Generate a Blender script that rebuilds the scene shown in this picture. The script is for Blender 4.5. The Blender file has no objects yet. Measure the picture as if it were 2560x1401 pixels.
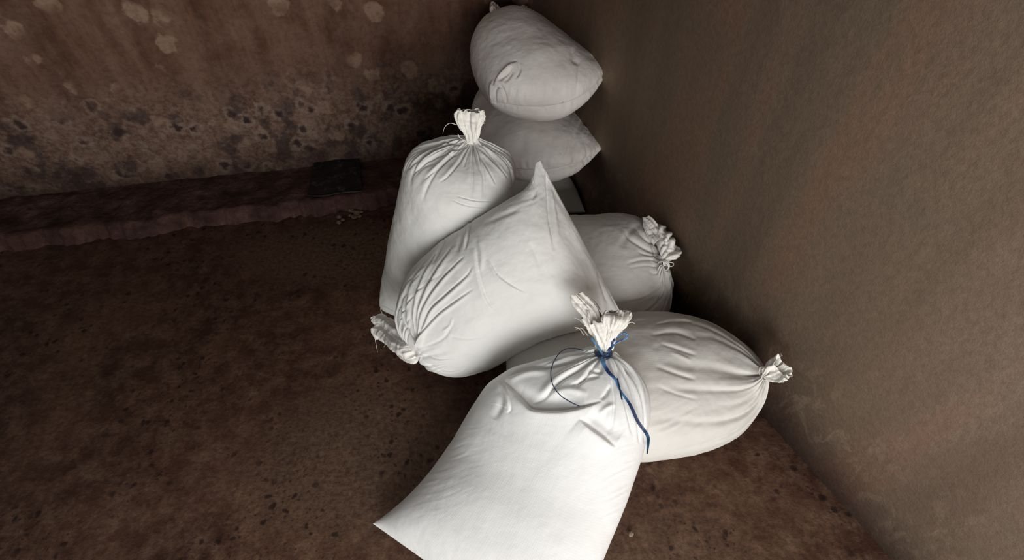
import bpy, math, random
import numpy as np
from mathutils import Vector
from mathutils.bvhtree import BVHTree

# ------------------------------------------------------------------ camera, light, exposure
SC = bpy.context.scene
COL = SC.collection
CAM_H, PITCH, FPX = 1.70, math.radians(48), 1300.0
cd = bpy.data.cameras.new('camera'); cam = bpy.data.objects.new('camera', cd); COL.objects.link(cam)
cam.location = (0, 0, CAM_H); cam.rotation_euler = (math.pi/2-PITCH, 0, 0)
cd.sensor_width = 36; cd.lens = FPX/2560*36; cd.clip_start = .02
SC.camera = cam
SC.view_settings.view_transform = 'Standard'; SC.view_settings.look = 'None'
SC.view_settings.gamma = 1; SC.view_settings.use_curve_mapping = False
SC.view_settings.exposure = 0.10

w = bpy.data.worlds.new('world'); SC.world = w; w.use_nodes = True
bg = w.node_tree.nodes['Background']; bg.inputs[0].default_value = (.80, .78, .76, 1); bg.inputs[1].default_value = .195

def area(name, loc, target, sx, sy, power, col):
    d = bpy.data.lights.new(name, 'AREA'); d.shape = 'RECTANGLE'; d.size = sx; d.size_y = sy
    d.energy = power; d.color = col
    o = bpy.data.objects.new(name, d); COL.objects.link(o); o.location = loc
    v = Vector(target)-Vector(loc); o.rotation_euler = v.to_track_quat('-Z', 'Y').to_euler()
    return o
# daylight coming in through the open doorway behind and a little right of the camera
area('doorway_daylight', (.70, -2.3, 1.05), (.1, 1.5, .35), 2.5, 2.0, 106, (1, .992, .98))

# ------------------------------------------------------------------ camera maths: a pixel of the 2560x1401 frame -> point at a height
cP, sP = math.cos(PITCH), math.sin(PITCH)
def ray(px, py):
    a = (px-1280)/FPX; b = (700.5-py)/FPX
    return np.array([a, cP+b*sP, -sP+b*cP])
def atz(p, z):
    d = ray(*p); return np.array([0, 0, CAM_H])+d*((z-CAM_H)/d[2])
def aty(p, y):
    d = ray(*p); return np.array([0, 0, CAM_H])+d*(y/d[1])
def proj(P):
    y = P[..., 1]; z = P[..., 2]-CAM_H
    dep = y*cP-z*sP; up = y*sP+z*cP
    return 1280+P[..., 0]/dep*FPX, 700.5-up/dep*FPX

# ------------------------------------------------------------------ noise
def _hash(i, j, k, s):
    n = (i*73856093) ^ (j*19349663) ^ (k*83492791) ^ (s*2654435761)
    n = n & 0x7fffffff
    n = (n ^ (n >> 13))*1274126177 & 0x7fffffff
    n = (n ^ (n >> 16)) & 0xffff
    return n/32767.5-1
def noise3(P, scale, seed=0):
    Q = P*scale; F = np.floor(Q).astype(np.int64); f = Q-F; f = f*f*f*(f*(f*6-15)+10)
    r = 0
    for dx in (0, 1):
        for dy in (0, 1):
            for dz in (0, 1):
                wt = (f[..., 0] if dx else 1-f[..., 0])*(f[..., 1] if dy else 1-f[..., 1])*(f[..., 2] if dz else 1-f[..., 2])
                r = r+wt*_hash(F[..., 0]+dx, F[..., 1]+dy, F[..., 2]+dz, seed)
    return r
def fbm(P, scale, o=3, seed=0):
    r = 0; a = 1
    for k in range(o): r = r+a*noise3(P+k*7.3, scale*2**k, seed+k); a *= .5
    return r

# ------------------------------------------------------------------ helpers
def mesh_from(name, V, Fc, mat, parent=None, smooth=True, uv=None):
    me = bpy.data.meshes.new(name)
    V = np.asarray(V, dtype=np.float32).reshape(-1, 3); Fc = np.asarray(Fc, dtype=np.int32).reshape(-1, 4)
    me.vertices.add(len(V)); me.vertices.foreach_set('co', V.ravel())
    me.loops.add(len(Fc)*4); me.loops.foreach_set('vertex_index', Fc.ravel())
    me.polygons.add(len(Fc)); me.polygons.foreach_set('loop_start', np.arange(0, len(Fc)*4, 4, dtype=np.int32))
    me.polygons.foreach_set('loop_total', np.full(len(Fc), 4, dtype=np.int32))
    me.update(calc_edges=True)
    if smooth: me.polygons.foreach_set('use_smooth', np.ones(len(Fc), dtype=bool))
    if uv is not None:
        l = me.uv_layers.new(name='UVMap'); l.data.foreach_set('uv', np.asarray(uv, dtype=np.float32).ravel())
    me.materials.append(mat); me.validate()
    o = bpy.data.objects.new(name, me); COL.objects.link(o)
    if parent:
        o.parent = parent; o.matrix_parent_inverse = parent.matrix_world.inverted()
    return o
def box_mesh(name, corners, mat, parent=None):
    # corners: 4 bottom (ccw from above) + 4 top
    F = [(3, 2, 1, 0), (4, 5, 6, 7), (0, 1, 5, 4), (1, 2, 6, 5), (2, 3, 7, 6), (3, 0, 4, 7)]
    return mesh_from(name, corners, F, mat, parent, smooth=False)
def thing(name, label, cat, loc, group=None):
    o = bpy.data.objects.new(name, None); COL.objects.link(o); o.location = tuple(loc); o.empty_display_size = .1
    o['label'] = label; o['category'] = cat
    if group: o['group'] = group
    bpy.context.view_layer.update()
    return o
def tag(o, label, cat, group=None):
    o['label'] = label; o['category'] = cat
    if group: o['group'] = group

def nt(m):
    m.use_nodes = True; t = m.node_tree; return t, t.nodes, t.links
class G:
    def __init__(s, name):
        s.m = bpy.data.materials.new(name); s.t, s.n, s.l = nt(s.m); s.b = s.n['Principled BSDF']
    def new(s, typ, **kw):
        x = s.n.new(typ)
        for k, v in kw.items():
            if k.startswith('i_'): x.inputs[k[2:].replace('_', ' ')].default_value = v
            else: setattr(x, k, v)
        return x
    def noise(s, vec, scale, detail=4, rough=.55, dist=0):
        x = s.new('ShaderNodeTexNoise', i_Scale=scale, i_Detail=detail, i_Roughness=rough, i_Distortion=dist)
        s.l.new(vec, x.inputs['Vector']); return x.outputs['Fac']
    def vor(s, vec, scale, feature='F1', rnd=1, out='Distance'):
        x = s.new('ShaderNodeTexVoronoi', i_Scale=scale, i_Randomness=rnd); x.feature = feature
        s.l.new(vec, x.inputs['Vector']); return x.outputs[out]
    def ramp(s, fac, stops):
        x = s.new('ShaderNodeValToRGB'); e = x.color_ramp.elements
        while len(e) < len(stops): e.new(.5)
        for i, (p, c) in enumerate(stops):
            e[i].position = p; e[i].color = (c, c, c, 1) if isinstance(c, (int, float)) else (*c, 1)
        s.l.new(fac, x.inputs[0]); return x.outputs[0]
    def mix(s, fac, a, b, mode='MIX'):
        x = s.new('ShaderNodeMix', data_type='RGBA', blend_type=mode)
        for k, v in ((0, fac), (6, a), (7, b)):
            if isinstance(v, bpy.types.NodeSocket): s.l.new(v, x.inputs[k])
            elif isinstance(v, (int, float)): x.inputs[k].default_value = v
            else: x.inputs[k].default_value = (*v, 1)
        return x.outputs[2]
    def math(s, op, a, b=0.0, c=0.0):
        x = s.new('ShaderNodeMath', operation=op)
        for k, v in ((0, a), (1, b), (2, c)):
            if isinstance(v, bpy.types.NodeSocket): s.l.new(v, x.inputs[k])
            else: x.inputs[k].default_value = v
        return x.outputs[0]
    def mapping(s, vec, scale=(1, 1, 1), rot=(0, 0, 0), loc=(0, 0, 0)):
        x = s.new('ShaderNodeMapping'); x.inputs['Scale'].default_value = scale; x.inputs['Rotation'].default_value = rot
        x.inputs['Location'].default_value = loc
        s.l.new(vec, x.inputs['Vector']); return x.outputs[0]
    def coord(s, out='Object'): return s.new('ShaderNodeTexCoord').outputs[out]
    def bump(s, h, strength=.3, dist=.01, normal=None):
        x = s.new('ShaderNodeBump', i_Strength=strength, i_Distance=dist); s.l.new(h, x.inputs['Height'])
        if normal is not None: s.l.new(normal, x.inputs['Normal'])
        return x.outputs[0]
    def done(s, col, rough=.6, nrm=None, spec=.3):
        if isinstance(col, bpy.types.NodeSocket): s.l.new(col, s.b.inputs['Base Color'])
        else: s.b.inputs['Base Color'].default_value = (*col, 1)
        if isinstance(rough, bpy.types.NodeSocket): s.l.new(rough, s.b.inputs['Roughness'])
        else: s.b.inputs['Roughness'].default_value = rough
        s.b.inputs['Specular IOR Level'].default_value = spec
        if nrm is not None: s.l.new(nrm, s.b.inputs['Normal'])
        return s.m

# ------------------------------------------------------------------ materials
def sack_mat(name, base, dirt, dirtcol=(.33, .25, .19), pucker=.11):
    g = G(name); uv = g.coord('UV'); ob = g.coord('Object')
    n1 = g.noise(ob, 4.5, 5, .6); n2 = g.noise(ob, 22, 4, .6)
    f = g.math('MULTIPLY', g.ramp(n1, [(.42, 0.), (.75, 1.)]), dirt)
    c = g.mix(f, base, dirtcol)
    sp = g.ramp(g.noise(ob, 55, 2, .5), [(.72, 0.), (.80, 1.)])
    c = g.mix(g.math('MULTIPLY', sp, dirt*.9), c, (.12, .08, .06))
    c = g.mix(g.math('MULTIPLY', g.ramp(n2, [(.35, 0.), (.7, 1.)]), .10), c, tuple(x*.86 for x in base))
    # woven tape: two wave sets, plus long puckers across the tapes
    w1 = g.new('ShaderNodeTexWave', i_Scale=70.0, i_Distortion=.6, i_Detail=1.0); w1.bands_direction = 'X'; g.l.new(uv, w1.inputs['Vector'])
    w2 = g.new('ShaderNodeTexWave', i_Scale=70.0, i_Distortion=.6, i_Detail=1.0); w2.bands_direction = 'Y'; g.l.new(uv, w2.inputs['Vector'])
    wv = g.math('MULTIPLY', w1.outputs['Fac'], w2.outputs['Fac'])
    p1 = g.noise(g.mapping(uv, (55, 7, 1)), 1, 4, .6, .4)
    p2 = g.noise(g.mapping(uv, (9, 60, 1)), 1, 3, .6, .3)
    msk = g.ramp(g.noise(ob, 3.2, 2), [(.40, 0.), (.62, 1.)])
    pk = g.math('ADD', g.math('MULTIPLY', p1, msk), g.math('MULTIPLY', p2, .5))
    b1 = g.bump(wv, .10, .0012)
    b2 = g.bump(pk, pucker, .012, b1)
    b3 = g.bump(g.noise(ob, 60, 4, .6), .10, .006, b2)
    return g.done(c, .55, b3, .25)

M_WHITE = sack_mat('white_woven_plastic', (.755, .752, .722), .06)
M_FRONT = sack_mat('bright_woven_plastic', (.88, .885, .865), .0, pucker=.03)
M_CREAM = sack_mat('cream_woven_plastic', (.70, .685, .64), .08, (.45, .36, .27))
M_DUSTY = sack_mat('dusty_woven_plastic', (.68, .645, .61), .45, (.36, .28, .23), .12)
g = G('torn_sack_cloth'); ob = g.coord()
M_TUFT = g.done(g.mix(g.noise(ob, 40, 3), (.92, .91, .86), (.80, .77, .70)), .5, g.bump(g.noise(ob, 90, 4, .6), .35, .006), .3)
g = G('dusty_torn_cloth'); ob = g.coord()
M_TUFT_D = g.done(g.mix(g.noise(ob, 40, 3), (.50, .42, .37), (.40, .30, .26)), .6, g.bump(g.noise(ob, 90, 4, .6), .35, .006), .3)
g = G('white_thread'); M_THREAD = g.done((.86, .84, .78), .5)
g = G('blue_ribbon_plastic'); ob = g.coord()
M_BLUE = g.done(g.mix(g.ramp(g.noise(g.mapping(ob, (14, 14, 14)), 1.2, 2), [(.42, 0.), (.58, 1.)]), (.012, .035, .11), (.09, .26, .50)), .28, None, .6)
g = G('dark_blue_plastic'); M_NAVY = g.done((.022, .045, .10), .3, None, .6)

def mat_floor():
    g = G('damp_brown_concrete'); ob = g.coord()
    n = g.noise(ob, 2.6, 6, .62, .3); n2 = g.noise(ob, 14, 6, .68)
    n3 = g.noise(ob, 60, 4, .7)
    c = g.ramp(n, [(.30, (0.0458, 0.0173, 0.0113)), (.50, (0.1050, 0.0480, 0.0293)), (.72, (0.1817, 0.0961, 0.0610))])
    c = g.mix(g.ramp(n2, [(.42, 0.), (.72, .75)]), c, (0.2826, 0.1701, 0.1106))
    c = g.mix(g.ramp(n3, [(.35, .45), (.6, 0.)]), c, (0.0269, 0.0123, 0.0101))
    sep = g.new('ShaderNodeSeparateXYZ'); g.l.new(ob, sep.inputs[0])
    for cx, cy, rx, ry, am in ((-.80, 1.70, .55, .20, .8), (-.50, .74, .40, .30, .55), (.45, .30, .4, .3, .4)):
        dx = g.math('DIVIDE', g.math('SUBTRACT', sep.outputs['X'], cx), rx); dy = g.math('DIVIDE', g.math('SUBTRACT', sep.outputs['Y'], cy), ry)
        rr = g.math('ADD', g.math('ADD', g.math('MULTIPLY', dx, dx), g.math('MULTIPLY', dy, dy)), g.math('MULTIPLY', g.math('SUBTRACT', n2, .5), 3.0))
        c = g.mix(g.math('MULTIPLY', g.ramp(rr, [(.25, 1.), (1., 0.)]), am), c, g.ramp(n3, [(.3, (0.0796, 0.0442, 0.0278)), (.65, (0.2298, 0.1530, 0.1022))]))
    # dark drips
    wob = g.new('ShaderNodeVectorMath', operation='ADD'); nn = g.new('ShaderNodeTexNoise', i_Scale=30.0, i_Detail=2.0)
    g.l.new(ob, nn.inputs['Vector']); sc = g.new('ShaderNodeVectorMath', operation='SCALE'); g.l.new(nn.outputs['Color'], sc.inputs[0]); sc.inputs['Scale'].default_value = .03
    g.l.new(ob, wob.inputs[0]); g.l.new(sc.outputs[0], wob.inputs[1])
    v = g.vor(wob.outputs[0], 22); pres = g.ramp(g.noise(ob, 3.5, 2), [(.45, 0.), (.56, 1.)])
    spots = g.math('MULTIPLY', g.ramp(v, [(.16, 1.), (.27, 0.)]), pres)
    v2 = g.vor(wob.outputs[0], 46)
    spots = g.math('MAXIMUM', spots, g.math('MULTIPLY', g.ramp(v2, [(.12, 1.), (.24, 0.)]), g.math('MULTIPLY', pres, .8)))
    c = g.mix(g.math('MULTIPLY', spots, .8), c, (0.0175, 0.0086, 0.0079))
    h = g.math('ADD', g.math('MULTIPLY', n2, .6), g.math('MULTIPLY', n3, .3))
    return g.done(c, g.ramp(n2, [(.3, .62), (.7, .92)]), g.bump(h, .5, .012), .25)

def mat_wall_back():
    g = G('stained_back_plaster'); ob = g.coord()
    sep = g.new('ShaderNodeSeparateXYZ'); g.l.new(ob, sep.inputs[0]); z = sep.outputs['Z']
    streak = g.noise(g.mapping(ob, (9, 9, 1.1)), 1, 5, .6, .4)
    n = g.noise(ob, 7, 6, .65); fine = g.noise(ob, 45, 5, .7)
    c = g.ramp(streak, [(.32, (0.0652, 0.0275, 0.0168)), (.52, (0.1315, 0.0632, 0.0400)), (.72, (0.2068, 0.1148, 0.0788))])
    c = g.mix(g.ramp(n, [(.38, .0), (.7, .7)]), c, (0.2130, 0.1320, 0.0946))
    # pale flaked discs
    nn = g.new('ShaderNodeTexNoise', i_Scale=26.0, i_Detail=3.0); g.l.new(ob, nn.inputs['Vector'])
    sc = g.new('ShaderNodeVectorMath', operation='SCALE'); g.l.new(nn.outputs['Color'], sc.inputs[0]); sc.inputs['Scale'].default_value = .06
    ad = g.new('ShaderNodeVectorMath', operation='ADD'); g.l.new(ob, ad.inputs[0]); g.l.new(sc.outputs[0], ad.inputs[1]); wv = ad.outputs[0]
    v = g.vor(wv, 7.5); pres = g.ramp(g.noise(ob, 3.3, 2), [(.47, 0.), (.53, 1.)])
    disc = g.math('MULTIPLY', g.ramp(v, [(.28, 1.), (.35, 0.)]), pres)
    c = g.mix(g.math('MULTIPLY', disc, .8), c, (0.3258, 0.2065, 0.1471))
    # lower zone: mottled grey scale with dark round holes and pale rims
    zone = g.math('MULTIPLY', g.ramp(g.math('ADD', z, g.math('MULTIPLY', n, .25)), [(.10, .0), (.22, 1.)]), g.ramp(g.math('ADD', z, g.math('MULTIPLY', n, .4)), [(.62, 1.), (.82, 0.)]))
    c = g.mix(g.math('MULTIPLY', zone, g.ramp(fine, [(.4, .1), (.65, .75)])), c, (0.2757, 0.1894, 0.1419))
    v2 = g.vor(wv, 9.5)
    ring = g.ramp(v2, [(.18, 0.), (.28, 1.), (.34, 1.), (.42, 0.)])
    c = g.mix(g.math('MULTIPLY', g.math('MULTIPLY', ring, zone), .55), c, (0.3133, 0.2295, 0.1787))
    c = g.mix(g.math('MULTIPLY', g.math('MULTIPLY', g.ramp(v2, [(.14, 1.), (.26, 0.)]), zone), .85), c, (0.0276, 0.0184, 0.0210))
    c = g.mix(g.math('MULTIPLY', g.ramp(g.noise(ob, 9, 4, .6), [(.52, 0.), (.62, 1.)]), g.math('MULTIPLY', zone, .75)), c, (0.0438, 0.0287, 0.0294))
    # colour gets darker towards the foot of the wall
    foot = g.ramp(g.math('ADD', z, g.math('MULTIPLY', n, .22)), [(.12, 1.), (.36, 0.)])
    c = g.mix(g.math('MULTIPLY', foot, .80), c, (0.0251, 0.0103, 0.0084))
    c = g.mix(g.ramp(fine, [(.3, .4), (.55, 0.)]), c, (0.0376, 0.0184, 0.0136))
    return g.done(c, .85, g.bump(g.math('ADD', g.math('MULTIPLY', n, .8), g.math('MULTIPLY', fine, .4)), .5, .012), .2)

def mat_wall_right():
    g = G('grey_brown_plaster'); ob = g.coord()
    sep = g.new('ShaderNodeSeparateXYZ'); g.l.new(ob, sep.inputs[0]); z = sep.outputs['Z']
    streak = g.noise(g.mapping(ob, (4.5, 4.5, .6)), 1, 4, .5, .2)
    fine = g.noise(ob, 60, 6, .75); n = g.noise(ob, 3, 5, .6)
    c = g.ramp(streak, [(.30, (0.3098, 0.2281, 0.1645)), (.50, (0.4088, 0.3041, 0.2198)), (.60, (0.4712, 0.3041, 0.2150)), (.75, (0.3722, 0.3041, 0.2198))])
    c = g.mix(g.ramp(n, [(.5, 0.), (.75, .5)]), c, (0.2841, 0.2574, 0.1939))
    c = g.mix(g.ramp(fine, [(.35, .45), (.62, 0.)]), c, (0.2108, 0.1452, 0.1059))
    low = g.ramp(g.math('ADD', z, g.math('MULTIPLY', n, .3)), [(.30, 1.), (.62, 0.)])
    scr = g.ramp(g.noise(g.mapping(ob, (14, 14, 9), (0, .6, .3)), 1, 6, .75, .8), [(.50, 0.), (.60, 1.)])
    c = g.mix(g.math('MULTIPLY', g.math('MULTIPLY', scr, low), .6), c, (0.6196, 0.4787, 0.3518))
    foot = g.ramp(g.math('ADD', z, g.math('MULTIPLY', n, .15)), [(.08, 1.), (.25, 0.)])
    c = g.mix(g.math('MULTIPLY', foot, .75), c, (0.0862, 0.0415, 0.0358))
    return g.done(c, .85, g.bump(fine, .35, .006), .2)

def mat_ledge():
    g = G('reddish_concrete_ledge'); ob = g.coord()
    n = g.noise(ob, 8, 6, .65, .4); n2 = g.noise(ob, 45, 4, .7)
    c = g.ramp(n, [(.34, (.022, .009, .008)), (.52, (.058, .026, .020)), (.70, (.10, .055, .040))])
    c = g.mix(g.ramp(n2, [(.35, .5), (.6, 0.)]), c, (.02, .01, .009))
    return g.done(c, .85, g.bump(g.math('ADD', n, n2), .6, .015), .2)

# ------------------------------------------------------------------ the room
M_FLOOR = mat_floor()
def grid_patch(name, O, U, V, nu, nv, mat, fn=None, kind='structure'):
    us = np.linspace(0, 1, nu); vs = np.linspace(0, 1, nv)
    P = np.array(O)+us[:, None, None]*np.array(U)+vs[None, :, None]*np.array(V)
    if fn is not None: P = fn(P)
    idx = np.arange(nu*nv).reshape(nu, nv)
    F = np.stack([idx[:-1, :-1], idx[1:, :-1], idx[1:, 1:], idx[:-1, 1:]], -1)
    o = mesh_from(name, P, F, mat); o['kind'] = kind
    return o
def slab(name, a, b, t, z0, z1, mat):
    a = np.array(a); b = np.array(b); d = b-a; n = np.array([d[1], -d[0]])/np.linalg.norm(d)*t
    c = [(*a, z0), (*b, z0), (*(b-n), z0), (*(a-n), z0)]; c += [(x, y, z1) for x, y, _ in c]
    o = box_mesh(name, c, mat); o['kind'] = 'structure'; return o
fl = box_mesh('floor', [(-5, -3, -.1), (4, -3, -.1), (4, 4, -.1), (-5, 4, -.1), (-5, -3, 0), (4, -3, 0), (4, 4, 0), (-5, 4, 0)], M_FLOOR); fl['kind'] = 'structure'
KC = np.array([.175, 2.635])                       # inner corner of the two walls
BW = np.array([-1, -.18]); BW = BW/np.linalg.norm(BW)
RW = np.array([.64, -1.27]); RW = RW/np.linalg.norm(RW)
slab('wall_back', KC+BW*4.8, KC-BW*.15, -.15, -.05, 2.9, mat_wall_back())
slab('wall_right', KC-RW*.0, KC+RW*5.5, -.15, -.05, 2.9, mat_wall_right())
# low concrete ledge along the foot of the back wall
def wallpt(q, off): # off = distance into the room
    n = np.array([BW[1], -BW[0]]); n = n if n[1] < 0 else -n
    return KC+BW*q+n*off
le = [wallpt(.50, .0), wallpt(4.7, .0), wallpt(4.7, .62), wallpt(.93, .46), wallpt(.62, .42)]
def ledge():
    n = 140; top = .075
    q = np.linspace(.50, 4.7, 400); off = np.linspace(0, 1, 60)
    Q, O = np.meshgrid(q, off, indexing='ij')
    front = .435+.03*noise3(np.stack([Q*9, Q*0, Q*0], -1), 1, 5)*.6+.012*noise3(np.stack([Q*40, Q*0, Q*0], -1), 1, 6)
    prof_o = np.where(O < .8, O/.8*1.0, 1+(O-.8)/.2*.06)
    z = np.where(O < .78, top, top*np.clip(1-(O-.78)/.2, 0, 1)**1.0)
    P = np.zeros(Q.shape+(3,))
    nn = wallpt(0, 1)-KC
    P[..., 0] = KC[0]+BW[0]*Q+nn[0]*front*prof_o; P[..., 1] = KC[1]+BW[1]*Q+nn[1]*front*prof_o
    P[..., 2] = z; m = (O < .8)
    d = fbm(P, 14, 3, 9)*.006
    P[..., 2] += np.where(O < .97, d, 0); P[..., 2] = np.where(O > .97, -.01, P[..., 2])
    idx = np.arange(Q.size).reshape(Q.shape)
    F = np.stack([idx[:-1, :-1], idx[:-1, 1:], idx[1:, 1:], idx[1:, :-1]], -1)
    o = mesh_from('trim_1', P, F, mat_ledge()); o['kind'] = 'structure'
ledge()

# ------------------------------------------------------------------ the sack builder
def catmull(K, s):      # K (n,d), s in [0,n-1]
    K = np.asarray(K, float); n = len(K); i = np.clip(np.floor(s).astype(int), 0, n-2); t = (s-i)[:, None]
    g = lambda j: K[np.clip(j, 0, n-1)]
    p0, p1, p2, p3 = g(i-1), g(i), g(i+1), g(i+2)
    p0 = np.where((i == 0)[:, None], 2*p1-p2, p0); p3 = np.where((i == n-2)[:, None], 2*p2-p1, p3)
    return .5*(2*p1+(p2-p0)*t+(2*p0-5*p1+4*p2-p3)*t*t+(3*p1-p0-3*p2+p3)*t**3)
def nrm(v): return v/(np.linalg.norm(v, axis=-1, keepdims=True)+1e-12)
def grid_normals(P):
    du = np.gradient(P, axis=0); dv = (np.roll(P, -1, 1)-np.roll(P, 1, 1))*.5
    return nrm(np.cross(dv, du))
def interp_mat(n_out, n_in, periodic):
    s = np.arange(n_out)/n_out*n_in if periodic else np.linspace(0, n_in-1, n_out)
    i = np.floor(s).astype(int)
    if not periodic: i = np.clip(i, 0, n_in-2)
    t = s-i; M = np.zeros((n_out, n_in))
    w = [-.5*t+t*t-.5*t**3, 1-2.5*t*t+1.5*t**3, .5*t+2*t*t-1.5*t**3, -.5*t*t+.5*t**3]
    for k in range(4):
        j = i-1+k
        j = j % n_in if periodic else np.clip(j, 0, n_in-1)
        np.add.at(M, (np.arange(n_out), j), w[k])
    return M
def pt(p, h):
    return aty(p, h[1]) if isinstance(h, tuple) else atz(p, h)

NUc, NVc = 84, 120
BVH = {}
def base_surface(st, bow=0.0, belly=0.0, tip=0.0, flip=1, boxy=.92, Nfix=None):
    L = np.array([pt(a[0], a[1]) for a in st]); R = np.array([pt(a[2], a[3]) for a in st])
    tf = np.array([a[4] for a in st]); tb = np.array([a[5] if len(a) > 5 else a[4] for a in st])
    K = np.concatenate([L, R, tf[:, None], tb[:, None]], 1)
    n = len(st)
    s = np.linspace(0, 1, NUc); s = s*(n-1)
    I = catmull(K, s); L, R, tf, tb = I[:, :3], I[:, 3:6], np.maximum(I[:, 6], .002), np.maximum(I[:, 7], .002)
    C = (L+R)/2; W = (R-L)/2
    Tg = nrm(C[-1]-C[0]); T = nrm(nrm(np.gradient(C, axis=0))*.25+Tg)
    N = nrm(np.cross(W, T)) if Nfix is None else nrm(np.array(Nfix)-W*(W@np.array(Nfix)/(W*W).sum(1))[:, None])
    camv = nrm(np.array([0, 0, CAM_H])-C)
    if (N*camv).sum() < 0: N = -N
    # smooth normals along the length
    for _ in range(6): N = nrm((np.roll(N, 1, 0)+N*2+np.roll(N, -1, 0))[1:-1]) if False else np.concatenate([N[:1], nrm(N[:-2]+2*N[1:-1]+N[2:]), N[-1:]])
    ph = np.arange(NVc)/NVc*2*np.pi
    c, sn = np.cos(ph), np.sin(ph)
    cx = np.sign(c)*np.abs(c)**boxy; sx = np.sign(sn)*np.abs(sn)**boxy
    th = np.where(sn[None] >= 0, tf[:, None], tb[:, None])
    if tip: th = th*(1-tip*np.clip((cx+.15)/1.15, 0, 1)**1.6)[None]
    th[0] = 0
    P = C[:, None]+W[:, None]*cx[None, :, None]+N[:, None]*(th*sx[None])[..., None]
    u = np.linspace(0, 1, NUc)
    if bow: P = P-Tg*(bow*(1-cx**2)[None, :]*np.exp(-(u/(.34 if belly else .16))**2)[:, None])[..., None]
    if belly:   # the load slumps forward under the hem
        pf = (u/.2)*np.exp(1-u/.2)
        P = P+(-Tg*belly)*(pf[:, None]*(np.clip(-sn, 0, 1)**.7*(1-cx**2)**.5)[None])[..., None]
    return P
def closed_bvh(P):
    nu, nv = P.shape[:2]; idx = np.arange(nu*nv).reshape(nu, nv)
    F = np.stack([idx[:-1], idx[1:], np.roll(idx[1:], -1, 1), np.roll(idx[:-1], -1, 1)], -1).reshape(-1, 4)
    V = [tuple(v) for v in P.reshape(-1, 3)]
    F = [tuple(int(x) for x in f) for f in F]
    F.append(tuple(int(x) for x in idx[0])); F.append(tuple(int(x) for x in idx[-1][::-1]))
    return BVHTree.FromPolygons(V, F)
def conform(P, others, gap=.004, it=2):
    O = P.copy(); ctr = P.mean((0, 1))
    for _ in range(it):
        Q = P.copy()
        for nm in others:
            bv, lo, hi, nsgn = BVH[nm]
            inb = np.all((P > lo-.01) & (P < hi+.01), -1)
            for i, j in zip(*np.nonzero(inb)):
                v = Vector(P[i, j]); co, no, fi, d = bv.find_nearest(v)
                if co is None or d > .22: continue
                no = no*nsgn; s = (v-co).dot(no)
                if s < gap and (s < 0 or d < gap):
                    Q[i, j] = np.array(co+no*gap)
        # walls and floor
        Q[..., 2] = np.maximum(Q[..., 2], .003)
        for k, wdir in ((0, RW), (1, BW)):
            n = np.array([wdir[1], -wdir[0]]); n = n if n@(np.array([0, 0])-KC) > 0 else -n
            dd = (Q[..., :2]-KC)@n
            Q[..., :2] += np.where(dd < .006, .006-dd, 0)[..., None]*n
        D = Q-P
        sm = D.copy()
        for _k in range(2):
            sm = (sm*2+np.roll(sm, 1, 1)+np.roll(sm, -1, 1)); sm = sm/4
            sm[1:-1] = (sm[1:-1]*2+sm[:-2]+sm[2:])/4
        mag = np.linalg.norm(D, axis=-1, keepdims=True)
        P = P+np.where(mag > 1e-5, D, sm)
    P[..., 2] = np.maximum(P[..., 2], .003)
    return P

def polydist(px, py, pts):
    """distance (px) to a smoothed polyline, signed side, and parameter 0..1 along it"""
    pts = catmull(np.array(pts, float), np.linspace(0, len(pts)-1, (len(pts)-1)*6+1))
    seg = np.linalg.norm(np.diff(pts, axis=0), axis=1); cum = np.concatenate([[0], np.cumsum(seg)])
    best = np.full(px.shape, 1e9); side = np.zeros(px.shape); par = np.zeros(px.shape)
    for k in range(len(pts)-1):
        a, b = pts[k], pts[k+1]; d = b-a; l2 = d@d+1e-9
        t = np.clip(((px-a[0])*d[0]+(py-a[1])*d[1])/l2, 0, 1)
        ex = px-(a[0]+t*d[0]); ey = py-(a[1]+t*d[1]); q = np.hypot(ex, ey)
        m = q < best; best = np.where(m, q, best); side = np.where(m, np.sign(d[0]*ey-d[1]*ex), side)
        par = np.where(m, (cum[k]+t*seg[k])/cum[-1], par)
    return best, side, par
def crease_disp(px, py, facing, creases):
    D = np.zeros(px.shape)
    for cr in creases:
        pts, wd, dep, kind = cr[:4]; xs = [p[0] for p in pts]; ys = [p[1] for p in pts]
        R = wd*(14 if kind == 's' else 5)
        m = (px > min(xs)-R) & (px < max(xs)+R) & (py > min(ys)-R) & (py < max(ys)+R) & (facing > 0)
        if not m.any(): continue
        q, sd, t = polydist(px[m], py[m], pts)
        taper = np.clip(np.minimum(t/.22, (1-t)/.3), 0, 1)**.7 if len(cr) < 5 else np.clip((1-t)/.35, 0, 1)**.7
        if kind == 'g': v = -dep*np.exp(-(q/wd)**2)
        elif kind == 'r': v = dep*np.exp(-(q/wd)**2)
        elif kind == 'f':       # fold: sharp valley with a rounded ridge beside it
            x = q*sd; v = -dep*np.exp(-(q/(wd*.5))**2)+dep*.5*np.exp(-((x-wd*1.5)/(wd*1.2))**2)
        elif kind == 's':       # overhang: one side stands proud and drops sharply
            x = q*sd; v = dep*np.where(x > 0, np.exp(-x/(wd*2.2))*np.clip(1.2-x/(wd*12), 0, 1)*np.clip(x/(wd*.35), 0, 1), 0)-dep*.35*np.exp(-(q/(wd*.5))**2)
        D[m] += v*taper*np.clip(facing[m]*4, 0, 1)
    return D

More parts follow.
